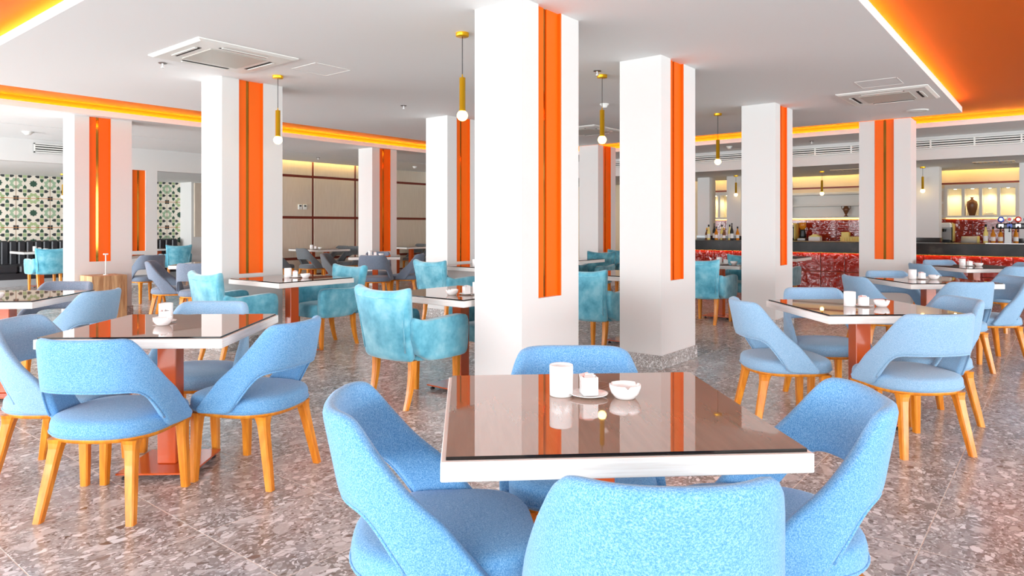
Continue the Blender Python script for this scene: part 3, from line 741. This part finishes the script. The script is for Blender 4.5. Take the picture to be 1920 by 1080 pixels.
G = 'chairs with cut-out backs'
CH = [
 (1.394, 1.377, -45, 'fabric_blue', 'bright blue chair left empty beside the front table, its whole seat showing'),
 (1.405, 0.745, 38, 'fabric_blue', 'bright blue chair with only its rounded backrest rising before the front table edge'),
 (2.020, 0.684, 123, 'fabric_blue', 'bright blue chair turned to the front table, its seat under the table edge'),
 (2.040, 1.343, 219, 'fabric_blue', 'bright blue chair facing from behind the front table, before the thick column'),
 (1.311, 4.022, -47, 'fabric_pale', 'light blue chair facing the copper-base table, inner backrest showing, beside the window side'),
 (1.322, 3.400, 36, 'fabric_blue', 'light blue chair seen from behind at the copper-base table, four legs in view'),
 (1.920, 3.280, 113, 'fabric_blue', 'light blue chair in side view at the copper-base table, back towards the aisle'),
 (1.971, 4.002, 219, 'fabric_pale', 'light blue chair facing from behind the copper-base table'),
 (1.912, 5.824, 124, 'fabric_pale', 'light blue chair in side view at the table mirroring green tiles, by the pedestal'),
 (1.976, 6.490, 219, 'fabric_slate_dim', 'dim grey blue chair facing from behind the table mirroring green tiles'),
 (4.585, 1.44, -51, 'fabric_pale', 'pale blue chair in side view by the skirted columns, its back towards them'),
 (5.36, 1.37, 219, 'fabric_pale', 'pale blue chair facing from behind the table by the skirted columns'),
 (4.562, 0.722, 46, 'fabric_pale', 'pale blue chair seen from behind with cut-out arch, at the table by the skirted columns'),
 (5.252, 0.741, 129, 'fabric_pale', 'pale blue chair mostly behind another chair at the table by the skirted columns'),
 (7.363, 1.395, -51, 'fabric_pale', 'pale blue chair at the table mirroring the gold niche, back towards the columns'),
 (7.984, 1.344, 219, 'fabric_pale', 'dusky blue chair facing from behind the table mirroring the gold niche'),
 (7.231, 0.811, 44, 'fabric_pale', 'pale blue chair seen from behind at the table mirroring the gold niche'),
 (7.883, 0.593, 127, 'fabric_pale', 'pale blue chair in side view by the long floor joint, at the gold niche table'),
 (10.230, 1.271, -49, 'fabric_pale', 'blue chair in side view between the bar column and the table near the bar'),
 (11.081, 1.253, 219, 'fabric_pale', 'blue chair facing from behind the table closest to the bar'),
 (10.297, 0.585, 44, 'fabric_pale', 'blue chair seen from behind at the table closest to the bar'),
 (10.976, 0.588, 129, 'fabric_pale', 'blue chair whose back top just shows beyond the table closest to the bar'),
 (7.463, 8.978, 39, 'fabric_slate_dim', 'dim slate chair seen squarely from behind with slit above the seat, by the far column'),
 (8.084, 8.927, 124, 'fabric_slate_dim', 'dim slate chair in side view behind the pale teal armchair'),
 (8.180, 9.841, 219, 'fabric_slate_dim', 'dim slate chair facing from behind the table by the far column'),
 (7.399, 9.852, -51, 'fabric_grey_dim', 'dim grey chair leaning into view behind a teal armchair, before the panelled wall'),
 (4.375, 9.54, -36, 'fabric_slate_dim', 'dim slate chair in side view by the doorway table'),
 (4.459, 8.908, 44, 'fabric_slate_dim', 'dim slate chair seen from behind at the doorway table, next to a teal armchair'),
 (5.053, 12.018, 96, 'fabric_slate_dim', 'dim slate chair with arched cut-out standing free before the side room niche'),
 (4.50, 12.28, 52, 'fabric_slate_dim', 'dim slate chair almost hidden behind the column with the pedestal'),
 (8.842, 12.757, -6, 'fabric_grey_dim', 'dim grey chair in side view at the long table below the thermostats'),
 (8.45, 13.35, -6, 'fabric_grey_dim', 'dim grey chair at the wall end of the long table below the thermostats'),
 (10.05, 13.12, 186, 'fabric_grey_dim', 'dim grey chair across the long table below the thermostats'),
 (10.12, 13.70, 178, 'fabric_grey_dim', 'dim grey chair tight to the panelled wall at the long table'),
 (12.60, 13.0, 184, 'fabric_grey_dim', 'dim grey chair at the long table beyond the far column'),
 (12.62, 13.6, 176, 'fabric_grey_dim', 'dim grey chair tight to the wall at the long table beyond the far column'),
 (5.45, 15.75, 90, 'fabric_pale', 'pale blue chair next to the teal armchair at the banquette'),
]
for x, y, a, fb, lab in CH: chair(x, y, a, fb, lab, G)
armchair(3.47, 3.73, 0, 'teal velvet armchair tucked under the table beside the thick column, back and arm in view')
armchair(3.45, 6.20, 0, 'teal velvet armchair with its back to the windows at the column table')
armchair(4.45, 6.16, 180, 'teal velvet armchair with open seat facing the column table')
armchair(4.42, 3.76, 180, 'teal velvet armchair almost hidden behind the thick column', 'velvet_teal_dim')
armchair(6.33, 6.20, 0, 'pale teal armchair beside the slate chairs')
armchair(6.02, 3.72, 0, 'teal velvet armchair in the gap between the two columns')
armchair(8.72, 3.70, 0, 'teal velvet armchair between the columns before the red bar, back in view')
armchair(9.88, 3.75, 180, 'dim teal armchair facing the room before the red bar', 'velvet_teal_dim')
armchair(9.62, 6.10, 180, 'dim teal armchair behind a table seen in the gap between two columns', 'velvet_teal_dim')
armchair(10.62, 6.30, 180, 'dim teal armchair beside the farthest niche column', 'velvet_teal_dim')
armchair(11.25, 3.62, 0, 'teal armchair right next to the red bar front, mostly behind a column', 'velvet_teal_dim')
armchair(4.745, 15.75, 90, 'teal armchair facing the black banquette under the tile pattern')
armchair(7.40, 16.0, 80, 'teal armchair seen through the doorway before the banquette end')

# ================================================================== BANQUETTE, PEDESTAL, SIDE ROOM THINGS
bq = thing('banquette', 'long black leather banquette with channelled back under the green patterned tiles', 'sofa', (2.0, 17.2, 0))
part('plinth', MB().box(0, 6.3, 0.06, 0.75, 0.0, 0.14), 'plinth_grey', bq)
part('base', MB().box(0, 6.3, 0.05, 0.75, 0.14, 0.27), 'leather_black', bq)
for k in range(7): part('seat_cushion', MB().bbox(0.9*k + 0.006, 0.9*(k + 1) - 0.006, 0.0, 0.62, 0.27, 0.45, 0.035), 'leather_black', bq)
for k in range(40):
    part('back_channel', MB().bbox(0.1575*k + 0.002, 0.1575*(k + 1) - 0.002, 0.58, 0.74, 0.40, 0.95, 0.03), 'leather_black', bq)
pd = thing('pedestal', 'wooden block pedestal standing against a column', 'pedestal', (3.80, 10.28, 0))
part('block', MB().bbox(-0.235, 0.21, -0.2, 0.22, 0.0, 0.60, 0.004), 'pedestal_wood', pd)
ls = thing('sign_stand', 'slim white stand with a round foot on the wooden pedestal', 'stand', (3.80, 10.25, 0.6005))
part('foot', MB().lathe([(0.001, 0.008), (0.03, 0.008), (0.032, 0)], n=16), 'plastic_white', ls)
part('pole', MB().tube([(0, 0, 0.005), (0, 0, 0.28)], 0.008, 8), 'plastic_white', ls)
part('cap', MB().bbox(-0.03, 0.03, -0.012, 0.012, 0.275, 0.295, 0.003), 'plastic_white', ls)
for x, lab in ((9.436, 'white wall thermostat next to an identical one, farther from the corner strip'), (9.567, 'white wall thermostat next to an identical one, nearer the dark vertical strip')):
    t = thing('thermostat', lab, 'thermostat', (x, 14.1, 1.725), 0, 'wall thermostats')
    part('body', MB().bbox(-0.052, 0.052, -0.03, 0, -0.062, 0.062, 0.006), 'plastic_white', t)
    part('display', MB().box(-0.028, 0.028, -0.032, -0.03, 0.008, 0.04), 'dark_slot', t)
tag(part('wall_screen', MB().bbox(8.3, 9.1, 16.9, 16.95, 1.0, 2.35, 0.004), 'panel_taupe'), 'taupe screen panel hanging beyond the doorway', 'screen')

# ================================================================== BAR
bar = thing('bar_counter', 'long bar with black stone top and glossy red tiled front', 'bar counter', (13.6, 0, 0))
YB0, YB1 = -4.0, 7.6
part('worktop', MB().bbox(0, 0.85, YB0, YB1, 0.775, 0.975, 0.006), 'counter_marble', bar)
part('body', MB().box(0.16, 0.75, YB0 + .05, YB1 - .05, 0.06, 0.775), 'burgundy', bar)
part('plinth', MB().box(0.2, 0.7, YB0 + .05, YB1 - .05, 0.0, 0.06), 'dark_slot', bar)
part('light_strip', MB().box(0.10, 0.12, YB0 + .05, YB1 - .05, 0.7712, 0.7749), 'led_bar', bar)
tw = 0.42
rt = MB().bbox(0.135, 0.16, 0.004, tw - 0.004, 0.004, 0.346, 0.006).mesh('tile', 'red_gloss')
for i in range(27):
    for k in range(2): link('tile', rt, bar, (0, YB0 + 0.06 + i*tw, 0.065 + k*0.352))
bk = thing('back_bar', 'low dark counter along the back wall of the bar', 'counter', (16.0, 0, 0))
part('worktop', MB().bbox(0, 0.6, YB0, YB1, 0.90, 0.94, 0.004), 'counter_black', bk)
part('body', MB().box(0.06, 0.6, YB0, YB1, 0, 0.90), 'burgundy', bk)
sbk = struct('wall_bar_splashback', MB().box(16.59, 16.62, -3, 7.3, 0.94, 1.41), 'burgundy')
rt2 = MB().bbox(-0.012, 0.0, 0.004, 0.636, 0.003, 0.232, 0.004).mesh('tile', 'red_gloss')
for i in range(16):
    for k in range(2): link('tile', rt2, sbk, (16.59, -3 + i*0.64, 0.942 + k*0.235))
# open shelves
osh = thing('wall_shelf', 'long white open shelves above the red splashback holding vases', 'shelf', (16.62, 2.3, 0))
part('back', MB().box(-0.03, 0, 0, 3.6, 1.45, 2.04), 'shelf_white', osh)
for z in (1.45, 1.715, 1.97): part('board', MB().bbox(-0.30, -0.03, 0, 3.6, z, z + 0.03, 0.003), 'shelf_white', osh)
part('light_strip', MB().box(-0.06, -0.04, 0, 3.6, 1.436, 1.449), 'led_warm', osh)
struct('trim_4', MB().box(16.6, 16.62, -3, 7.3, 2.125, 2.16), 'strip_brown', label='dark red strip along the cream wall above the bar')
tag(part('cove_light_strip', MB().box(16.395, 16.415, -3, 7.3, LOW + 0.101, LOW + 0.11), 'led_wall'), 'warm strip light under the bar ceiling at the back wall', 'strip light', 'hidden cove lights')
# lit niche cabinets
def cabinet(y0, n, wd_, label, side=True):
    L = n*wd_ + 0.05
    t = thing('display_cabinet', label, 'cabinet', (16.62, y0, 1.44))
    part('back', MB().box(-0.03, 0, 0, L, 0, 0.64), 'niche_cream', t)
    part('frame', MB().box(-0.30, -0.03, 0, L, 0.58, 0.66).box(-0.30, -0.03, 0, L, 0, 0.04), 'shelf_white', t)
    for k in range(n + 1): part('divider', MB().box(-0.30, -0.03, k*wd_, k*wd_ + 0.05, 0.04, 0.58), 'shelf_white', t)
    for k in range(n):
        part('spot', MB().lathe([(0.001, 0.574), (0.02, 0.574), (0.022, 0.58)], cx=-0.16, cy=(k + 0.5)*wd_ + 0.025, n=12), 'spot', t)
        l = bpy.data.lights.new('niche_light', 'SPOT'); l.energy = 9; l.color = (1, 0.82, 0.48); l.spot_size = R_(115); l.spot_blend = 0.8; l.shadow_soft_size = 0.02
        lo = bpy.data.objects.new('niche_light', l); C.objects.link(lo); lo.parent = t; lo.location = (-0.16, (k + 0.5)*wd_ + 0.025, 0.565)
    part('light_strip', MB().box(-0.06, -0.04, 0, L, -0.013, -0.001), 'led_warm', t)
    if side:
        part('side_rack', MB().box(-0.28, 0, L, L + 0.2, 0, 0.6), 'shelf_white', t)
        for z in (0.06, 0.33): part('pigeonhole', MB().box(-0.285, -0.279, L + 0.02, L + 0.15, z, z + 0.22), 'panel_taupe', t)
    return t
cabinet(0.72, 4, 0.29, 'lit white display cabinet with four niches, one holding a large vase')
cabinet(6.05, 3, 0.29, 'lit white display cabinet above the row of bottles', side=False)
# bar columns
def barcol(y0, y1, label, x0=15.2, d=0.35):
    t = thing('column', label, 'column', (x0, y0, 0), 0, 'plain bar columns')
    part('shaft', MB().box(0, d, 0, y1 - y0, 1.05, LOW), 'paint_white', t)
    part('base_cladding', MB().box(-0.015, d + .015, -0.015, y1 - y0 + .015, 0, 1.05), 'counter_black', t)
barcol(1.885, 2.50, 'plain pale bar column beside the lit cabinet with the vase')
barcol(5.69, 6.02, 'plain pale bar column beside the bottles and a small pendant')
barcol(6.43, 6.72, 'plain narrow pale bar column left of the lit bottle cabinet')
barcol(0.0, 0.66, 'plain pale bar column behind the beer taps')
struct('wall_bar_burgundy', MB().box(16.58, 16.62, 7.65, 9.4, 0.0, 1.45), 'burgundy')

# vases
def vase(name, label, prof, loc, matn, handles=None):
    t = thing(name, label, 'vase', loc, 0, 'vases above the bar')
    part('body', MB().lathe(prof, n=24), matn, t)
    if handles:
        for s in (-1, 1): part('handle', MB().tube([(0, s*a, z) for a, z in handles], 0.007, 6), matn, t)
    return t
vase('vase', 'large brown ribbed vase in the lit cabinet niche', [(0.001, 0), (0.05, 0), (0.055, 0.02), (0.085, 0.14), (0.095, 0.22), (0.085, 0.28), (0.04, 0.31), (0.022, 0.325), (0.022, 0.35), (0.034, 0.365), (0.03, 0.37), (0.001, 0.36)], (16.44, 1.475, 1.481), 'vase_brown')
amph = [(0.001, 0), (0.042, 0), (0.045, 0.012), (0.018, 0.03), (0.022, 0.05), (0.06, 0.13), (0.066, 0.17), (0.05, 0.20), (0.034, 0.215), (0.05, 0.245), (0.045, 0.25), (0.001, 0.24)]
hd = [(0.06, 0.15), (0.092, 0.19), (0.094, 0.225), (0.07, 0.24), (0.045, 0.232)]
vase('vase', 'small copper two-handled amphora on the open shelf', amph, (16.44, 3.80, 1.481), 'vase_brown', hd)
vase('vase', 'small dark jug at the end of the lower open shelf', amph, (16.44, 5.05, 1.481), 'vase_dark', hd)
vase('vase', 'round dark vase at the end of the upper open shelf', [(0.001, 0), (0.04, 0), (0.085, 0.06), (0.095, 0.12), (0.07, 0.18), (0.04, 0.2), (0.045, 0.22), (0.001, 0.21)], (16.44, 5.06, 1.746), 'vase_dark')
tag(part('book_stack', MB().bbox(16.33, 16.5, 1.09, 1.27, 1.481, 1.51, 0.004).bbox(16.35, 16.48, 1.12, 1.24, 1.5105, 1.535, 0.004), 'niche_cream'), 'small cream stack lying in a lit cabinet niche', 'books')
# coffee machines and grinder on the back bar
def coffee(y, label):
    t = thing('coffee_machine', label, 'coffee machine', (16.3, y, 0.9405), 0, 'coffee machines')
    part('body', MB().bbox(-0.08, 0.22, -0.24, 0.24, 0.0, 0.40, 0.02), 'steel', t)
    part('hood', MB().bbox(-0.24, -0.08, -0.24, 0.24, 0.28, 0.40, 0.03), 'ceramic', t)
    part('drip_tray', MB().bbox(-0.26, -0.08, -0.22, 0.22, 0.0, 0.06, 0.01), 'black_plastic', t)
    for s in (-1, 1): part('group_head', MB().lathe([(0.03, 0.22), (0.035, 0.25), (0.035, 0.28)], cx=-0.17, cy=s*0.11, n=14).tube([(-0.17, s*0.11, 0.235), (-0.30, s*0.11, 0.225)], 0.012, 8), 'black_plastic', t)
    part('side_panel', MB().bbox(-0.10, 0.2, -0.255, -0.24, 0.02, 0.38, 0.004), 'yellow_box', t)
coffee(5.08, 'white espresso machine beside the coffee grinder')
coffee(2.02, 'white and yellow espresso machine by the lit cabinet')
gr = thing('coffee_grinder', 'black coffee grinder with amber bean hopper', 'grinder', (16.3, 4.68, 0.9405))
part('base', MB().bbox(-0.11, 0.09, -0.09, 0.09, 0, 0.06, 0.008), 'steel', gr)
part('body', MB().lathe([(0.07, 0.06), (0.075, 0.1), (0.06, 0.22), (0.065, 0.25)], n=16, caps=True), 'black_plastic', gr)
part('hopper', MB().lathe([(0.04, 0.25), (0.075, 0.30), (0.075, 0.40), (0.07, 0.41)], n=16, caps=True), 'amber', gr)
bx = thing('carton', 'cream gable-topped carton on the bar', 'box', (16.2, 4.38, 0.9405))
part('body', MB().bbox(-0.09, 0.09, -0.12, 0.12, 0, 0.09, 0.003), 'paper', bx)
part('lid', MB().loft([[(-.09, -.12, .09), (.09, -.12, .09), (.09, .12, .09), (-.09, .12, .09)], [(-.09, -.02, .15), (.09, -.02, .15), (.09, .02, .15), (-.09, .02, .15)]], smooth=False), 'yellow_box', bx)
cr = thing('bottle_crate', 'low yellow slatted crate on the bar', 'crate', (16.2, 3.62, 0.9405))
part('base', MB().box(-.12, .12, -.22, .22, 0, 0.012), 'yellow_box', cr)
for k in range(9): part('slat', MB().box(-.125, -.115, -.215 + k*.05, -.19 + k*.05, 0.012, 0.09), 'yellow_box', cr)
part('rim', MB().box(-.13, -.11, -.22, .22, 0.085, 0.10).box(.11, .13, -.22, .22, 0.012, 0.10), 'yellow_box', cr)
tag(part('tea_box', MB().bbox(16.36, 16.48, 3.72, 3.88, 0.941, 1.14, 0.006), 'yellow_box'), 'upright cream box behind the yellow crate', 'box')
dm = thing('bread_cloche', 'grey domed cover with yellow band on the bar', 'cover', (16.15, 1.52, 0.9405))
part('dome', MB().loft([[(x, y*1.0, z) for x, z in [(0.12*math.cos(a), 0.13*math.sin(a)) for a in [math.pi*k/10 for k in range(11)]]] for y in (-0.16, 0.1)], smooth=True), 'plastic_grey', dm)
part('band', MB().loft([[(x, y, z) for x, z in [(0.123*math.cos(a), 0.133*math.sin(a)) for a in [math.pi*k/10 for k in range(11)]]] for y in (-0.19, -0.161)], smooth=True), 'yellow_box', dm)
# bottles
def bottle_mesh(s, glass, cap_):
    b = MB().lathe([(0.001, 0), (0.034, 0), (0.036, 0.01), (0.036, 0.15*s), (0.014, 0.21*s), (0.013, 0.26*s), (0.001, 0.26*s)], n=14).mesh('glass', glass)
    c_ = MB().lathe([(0.016, 0.245*s), (0.016, 0.285*s), (0.001, 0.285*s)], n=12).mesh('cap', cap_)
    lb = MB().lathe([(0.0368, 0.04), (0.0368, 0.11*s)], n=14).mesh('paper_label', 'paper')
    return b, c_, lb
kinds = [bottle_mesh(1.0, 'amber', 'black_plastic'), bottle_mesh(1.15, 'yellow_box', 'black_plastic'), bottle_mesh(0.9, 'vase_brown', 'brass'), bottle_mesh(1.25, 'black_plastic', 'steel')]
def bottle(x, y, z, k, label, grp):
    t = thing('bottle', label, 'bottle', (x, y, z), 0, grp)
    for nm, me in zip(('glass', 'cap', 'paper_label'), kinds[k]): link(nm, me, t)
ORD = ['first', 'second', 'third', 'fourth', 'fifth', 'sixth', 'seventh', 'eighth', 'ninth']
cols_ = ['amber bottle with black cap', 'pale yellow bottle with black cap', 'brown bottle with gold cap', 'tall black bottle with silver cap']
for i in range(9):
    k = (0, 3, 1, 2, 1, 0, 3, 1, 2)[i]
    bottle(14.28 - 0.10*(i % 2), 5.42 + 0.085*i, 0.9755, k, cols_[k] + ', ' + ORD[i] + ' in the crowded row counted from the bar column', 'bottles beside the bar column')
for i in range(5):
    k = (1, 0, 0, 2, 0)[i]
    bottle(14.34, 1.09 - 0.105*i, 0.9755, k, cols_[k] + ', ' + ORD[i] + ' in the row by the beer taps', 'bottles by the beer taps')
# beer tap tower
tp_ = thing('beer_tap_tower', 'black beer tap tower with a row of round coloured badges', 'beer tap', (14.0, 0.56, 0.9755))
for s in (-0.15, 0.2): part('leg_column', MB().bbox(-0.05, 0.05, s - 0.05, s + 0.05, 0, 0.26, 0.006), 'steel', tp_)
part('bar_housing', MB().bbox(-0.06, 0.06, -0.50, 0.36, 0.25, 0.34, 0.02), 'black_plastic', tp_)
bc = ['ceramic', 'badge_blue', 'ceramic', 'badge_red', 'badge_blue', 'badge_green', 'badge_orange']
for i in range(7):
    y = 0.29 - i*0.115
    part('tap_spout', MB().tube([(-0.05, y, 0.29), (-0.12, y, 0.28), (-0.125, y, 0.20)], 0.012, 8), 'black_plastic', tp_)
    part('brand_plate', MB().bbox(-0.075, -0.061, y - 0.035, y + 0.035, 0.27, 0.33, 0.003), bc[i], tp_)
    bd = part('badge', MB().lathe([(0.001, 0.0), (0.044, 0.0), (0.047, 0.006), (0.044, 0.012), (0.001, 0.012)], n=20).xform(Matrix.Translation((-0.07, y, 0.405)) @ Matrix.Rotation(R_(-90), 4, 'Y')), bc[(i + 1) % 7], tp_)
    part('badge_face', MB().lathe([(0.001, 0.0), (0.026, 0.0)], n=16).xform(Matrix.Translation((-0.0835, y, 0.405)) @ Matrix.Rotation(R_(-90), 4, 'Y')), 'ceramic' if bc[(i + 1) % 7] != 'ceramic' else 'badge_red', bd)
    part('tap_handle', MB().tube([(-0.065, y, 0.335), (-0.065, y, 0.365)], 0.01, 8), 'black_plastic', tp_)
tag(part('drip_tray', MB().bbox(13.68, 13.86, 0.1, 1.05, 0.9755, 0.992, 0.004), 'ceramic'), 'long white drip tray under the beer taps', 'tray')
